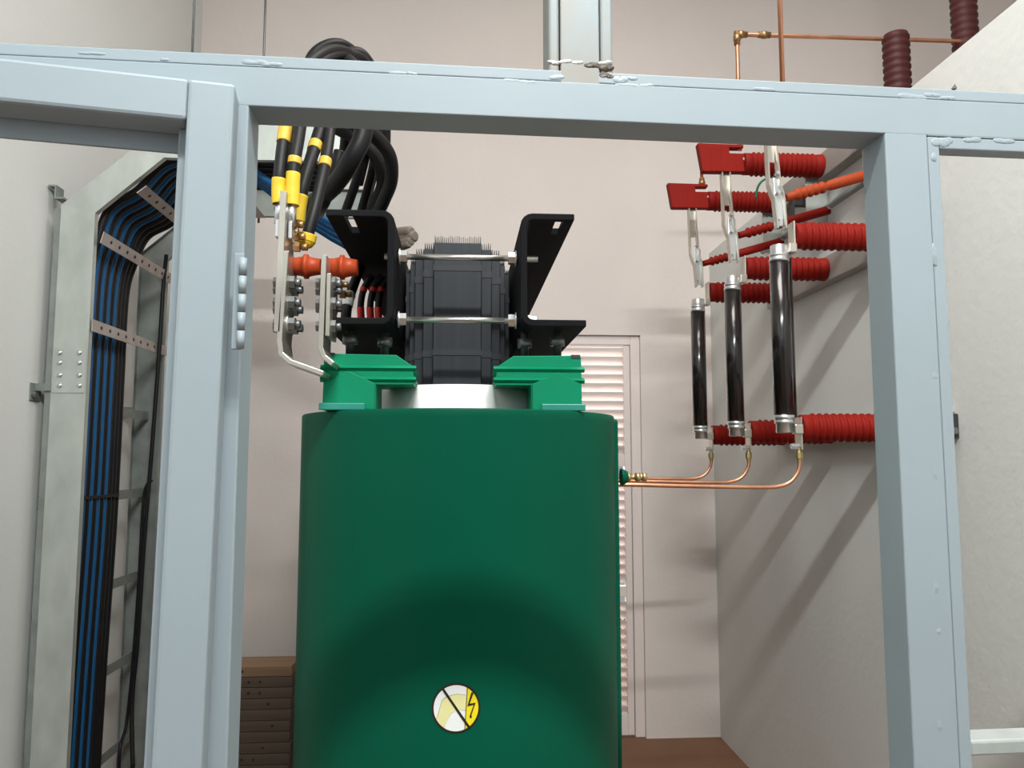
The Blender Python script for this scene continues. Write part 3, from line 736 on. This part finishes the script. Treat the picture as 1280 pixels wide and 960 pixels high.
obj('end_plate', MB().box((1.285, 1.975, ZBt-.035), (XR-.001, 1.985, ZBt+.03)).box((XI1-.03, 1.975, ZBt+.0), (1.285, 1.985, ZBt+.03)), 'black_plate', sw, bevel=.002)
obj('bolt', MB().hexnut((1.308, 1.975, ZBt-.016), (0, -1, 0), .010, .010), 'bolt_grey', sw)
ins0 = None
for row, (z, xs) in enumerate(((ZTp, .992), (ZM, XI0), (ZBt, XI0))):
    for k, y in enumerate((Z1, Z2, Z3)):
        L = XI1-xs
        o = obj('post_insulator', MB().lathe((xs, y, z), (1, 0, 0), ins_prof(L, n=13 if row == 0 else 11), 26), 'insulator_red', sw, label='red ribbed post insulator')
FX = .943; FZ0 = at(976, 541, Z1).z; FZ1 = at(976, 307, Z1).z
for k, y in enumerate((Z1, Z2, Z3)):
    # arc chute on the top insulator
    xa, xb2 = at(835, 247, Z3).x, at(885, 247, Z3).x; zc = ZTp
    prof = [(xa-.004, zc+.068), (xa+.012, zc-.034), (xa+.02, zc-.036), (xb2-.005, zc-.034), (xb2+.012, zc-.03), (xb2+.012, zc+.034), (xb2-.056, zc+.034), (xb2-.056, zc+.053), (xb2-.004, zc+.054), (xb2-.004, zc+.066)]
    ac = obj('arc_chute', MB().prism(prof, (y-.016, y+.016)), 'insulator_red', sw, bevel=.003)
    for f in (.25, .36, .47): obj('chute_rib', MB().box((xa+.16*f, y-.0172, zc-.03), (xa+.16*f+.006, y-.0158, zc+.045)), 'insulator_red', ac)
    obj('pin', MB().cyl((xb2-.004, y-.020, zc+.012), (xb2-.004, y-.014, zc+.012), .0055, 10), 'zinc', ac)
    # blade: twin strips bowed around a spacer
    ztb, zbb = zc-.03, at(922, 328, Z2).z
    bl = None; BX = .947
    for s in (-1, 1):
        pts = [(BX-.020+s*.014, y, ztb+.05), (BX-.018+s*.014, y, ztb-.08), (BX-.013+s*.017, y, (ztb+zbb)/2-.03), (BX-.004+s*.017, y, (ztb+zbb)/2-.06), (BX+s*.015, y, zbb+.09), (BX+.005+s*.013, y, zbb)]
        pts = [(a, b, c) for a, b, c in pts]; pts.sort(key=lambda q: -q[2])
        o = obj('blade_strip', MB().plate(pts, (0, 1, 0), .026, .004), 'tinned_bus', sw)
        if bl is None: bl = o
    obj('blade_web', MB().box((BX-.028, y+.004, ztb-.12), (BX-.006, y+.012, ztb+.02)), 'tinned_bus', bl)
    obj('blade_web', MB().box((BX-.012, y+.002, zbb+.01), (BX+.015, y+.010, zbb+.16)), 'zinc', bl, bevel=.002)
    for zz in (zbb+.03, zbb+.11, zbb+.17): obj('rivet', MB().cyl((BX-.003, y-.015, zz), (BX-.003, y+.004, zz), .006, 10), 'zinc', bl)
    # link rod to the operating shaft
    a = Vector((.968, y-.004, at(928, 295, Z2).z)); b = Vector((at(1035, 262, Z2).x, y-.004, at(1035, 263, Z2).z)); d = (b-a); L = d.length
    pr = [(0, .012), (.02, .012)]
    for j in range(5):
        t0 = .03+j*.02; pr += [(t0, .0125), (t0+.006, .0185), (t0+.012, .0185), (t0+.018, .0125)]
    pr += [(.14, .0125), (.145, .0165), (L, .0165)]
    lr = obj('link_rod', MB().lathe(a, d, pr, 16), 'rod_orange_lit' if k == 0 else 'insulator_red', sw, label='link rod in light-brightened orange' if k == 0 else 'red link rod')  # nearest rod coloured brighter, the light on it put into the colour
    obj('pin', MB().cyl(b+Vector((-.004, -.022, .004)), b+Vector((-.004, .02, .004)), .007, 10), 'zinc', lr)
    obj('bearing_plate', MB().box((XI1-.045, y+.03, at(1030, 276, Z2).z), (XI1+.035, y+.036, ZTp-.03)), 'galvanised', sw)
    # fuse clips top and bottom
    for zz, s in ((ZM, -1), (ZBt, 1)):
        up = s < 0
        zf = FZ1-.012 if up else FZ0+.012
        m = MB().plate([(XI0-.004, y-.002, zz+.04 if up else zz+.03), (XI0-.004, y-.002, zz-.055 if up else zz-.065), ], (0, 1, 0), .044, .005)
        cp = obj('fuse_clip', m, 'tinned_bus', sw, bevel=.001)
        m = MB().box((FX+.018, y-.034, zf-.016), (XI0-.002, y-.004, zf+.012)); obj('clip_jaw', m, 'tinned_bus', cp, bevel=.003)
        if not up:
            obj('terminal_bolt', MB().hexnut((XI0-.03, y-.006, zz-.055), (1, 0, 0), .009, .024), 'zinc', cp)
    # copper lead from the bottom clip to the transformer
    pz = ZBt-.07; xl = XI0-.006
    lab = ['copper lead from the nearest fuse, lowest of the three', 'copper lead from the middle fuse', 'copper lead from the farthest fuse, shortest curve'][k]
    yy = y-.006
    pts = [(xl, yy, pz-.01), (xl, yy, pz-.035), (xl-.008, yy, pz-.062), (xl-.030, yy, pz-.088), (xl-.062, yy, pz-.10), (xl-.12, yy, pz-.103), (xl-.35, yy, pz-.099), (xl-.5, yy, pz-.095), (XC+RC+.03, yy+.02, pz-.095), (XC+RC-.05, yy+.11+.04*k, pz-.095)]
    pl = thing('copper_lead', (xl-.3, yy, pz-.1), label=lab, cat='pipe', group='copper leads from the fuses')
    obj('lead', MB().tube(pts, .0062, 12), 'copper', pl)
    obj('end_fitting', MB().lathe((xl, yy, pz+.012), (0, 0, -1), [(0, .007), (.012, .007), (.013, .011), (.032, .011), (.033, .008), (.044, .0075)], 8, False), 'brass', pl)
    # the fuse itself
    fz0, fz1 = FZ0, FZ1
    fu_ = thing('fuse', (FX, y, fz0), label=['glossy black fuse tube, nearest and largest of three', 'glossy black fuse tube in the middle of three', 'glossy black fuse tube, farthest and smallest of three'][k], cat='fuse', group='black high-voltage fuses')
    fr_ = .0285
    obj('tube', MB().lathe((FX, y, fz0+.048), (0, 0, 1), [(0, fr_), (fz1-fz0-.096, fr_)], 32), 'fuse_black', fu_)
    for zz, d in ((fz0, 1), (fz1, -1)):
        obj('end_cap', MB().lathe((FX, y, zz), (0, 0, d), [(0, fr_*.80), (.002, fr_*.86), (.026, fr_*.86), (.027, fr_*.98), (.034, fr_*1.0), (.035, fr_*.95), (.040, fr_*.95), (.041, fr_*1.02), (.051, fr_*1.02)], 28), 'zinc', fu_)
obj('operating_shaft', MB().cyl((1.30, 2.0, at(1035, 259, Z2).z), (1.30, 3.2, at(1035, 259, Z2).z), .012, 12), 'galvanised_dull_shaded', sw)
# black stop arm and green wire between the phases
obj('stop_arm', MB().box((at(987, 250, 2.7).x, 2.68, at(987, 258, 2.7).z), (1.27, 2.71, at(987, 248, 2.7).z)).box((at(985, 250, 2.7).x, 2.68, at(987, 285, 2.7).z), (at(990, 250, 2.7).x, 2.71, at(987, 258, 2.7).z)), 'black_plate', sw)
cable('earth_wire', [at(945, 248, 2.75), at(947, 235, 2.75), at(953, 226, 2.75), at(965, 221, 2.75), at(985, 218, 2.75)], .0045, 'wire_green', 'green earth wire looping between the upper red insulators', cat='wire')
# dark upright cylinder right of the nearest fuse
obj('dark_cylinder', MB().cyl((1.005, Z1+.08, FZ0+.02), (1.005, Z1+.08, FZ1-.02), .012, 14), 'fuse_black', sw)

# copper pipework above the beam
def pipe_obj(label, pts, r=.0075, fittings=()):
    t_ = thing('copper_pipe', pts[0], label=label, cat='pipe', group='copper pipes above the switch')
    obj('pipe', MB().tube(pts, r, 12, spline=False), 'copper', t_)
    for p, d, ln in fittings:
        d = Vector(d); p = Vector(p); obj('fitting', MB().lathe(p-d*ln/2, d, [(0, r*1.5), (ln*.3, r*1.5), (ln*.32, r*1.8), (ln*.68, r*1.8), (ln*.7, r*1.5), (ln, r*1.5)], 12), 'bronze', t_)
    return t_
pA = at(921, 43, Z2); XA = at(1118, 60, 3.2).x
bz = at(1118, 44, 3.2)
e1 = at(1000, 42.5, Z2+.25)
pipe_obj('copper pipe with elbow rising from the middle phase to the far bushing', [(pA.x, Z2, ZTp+.05), (pA.x, Z2, pA.z-.006), (pA.x+.006, Z2, pA.z), (XA-.10, Z2, pA.z+.004), (2.10, Z2, pA.z+.005)],
         fittings=(((pA.x, Z2, pA.z-.015), (0, 0, 1), .05), ((pA.x+.015, Z2, pA.z), (1, 0, 0), .045), ((at(955, 41, Z2).x, Z2, pA.z+.0015), (1, 0, 0), .045)))
pB = at(977, 50, Z1)
pipe_obj('vertical copper pipe rising out of view from the nearest phase', [(pB.x-.002, Z1, ZTp+.05), (pB.x, Z1, ZT)], .0075)
pC = at(877, 215, Z3)
pipe_obj('copper pipe standing on the farthest red arc chute', [(pC.x, Z3, ZTp+.058), (pC.x, Z3, at(877, 135, Z3).z), (2.3, Z3, at(877, 135, Z3).z)], .0075, fittings=(((pC.x, Z3, ZTp+.075), (0, 0, 1), .04),))
# dark red bushings of the next bay, beyond the partition
def bushing(px, py0, y, r, z0, z1, lab):
    p = at(px, py0, y); n_ = int((z1-z0)/.028); pr = [(0, r*.9)]
    for k in range(n_):
        t0 = k*.028
        for f, rr in ((.12, .90), (.35, 1.0), (.65, 1.0), (.88, .90)): pr.append((t0+.028*f, r*rr))
    pr.append((n_*.028+.002, r*.9))
    return obj('bushing', MB().lathe((p.x, y, z0), (0, 0, 1), pr, 26), 'insulator_dark', label=lab, cat='insulator', group='dark red bushings beyond the partition')
zA = at(1118, 42, 2.62).z
bushing(1120, 60, 2.59, .047, 1.9, zA, 'dark red ribbed bushing ending at the copper pipe')
bushing(1205, 20, 2.62, .046, 1.9, ZT, 'dark red ribbed bushing running up out of view behind the partition')
# small bolts left on the partition face above the beam
p = atX(1192, 107, XR-.004)
obj('wall_anchor', MB().add([(XR, p.y-.008, p.z-.010), (XR, p.y+.008, p.z-.010), (XR-.012, p.y, p.z-.010), (XR, p.y, p.z+.006)], [(0, 1, 2), (0, 2, 3), (1, 3, 2), (0, 3, 1)]), 'black_plate', label='small dark anchor bracket on the partition above the beam', cat='anchor')
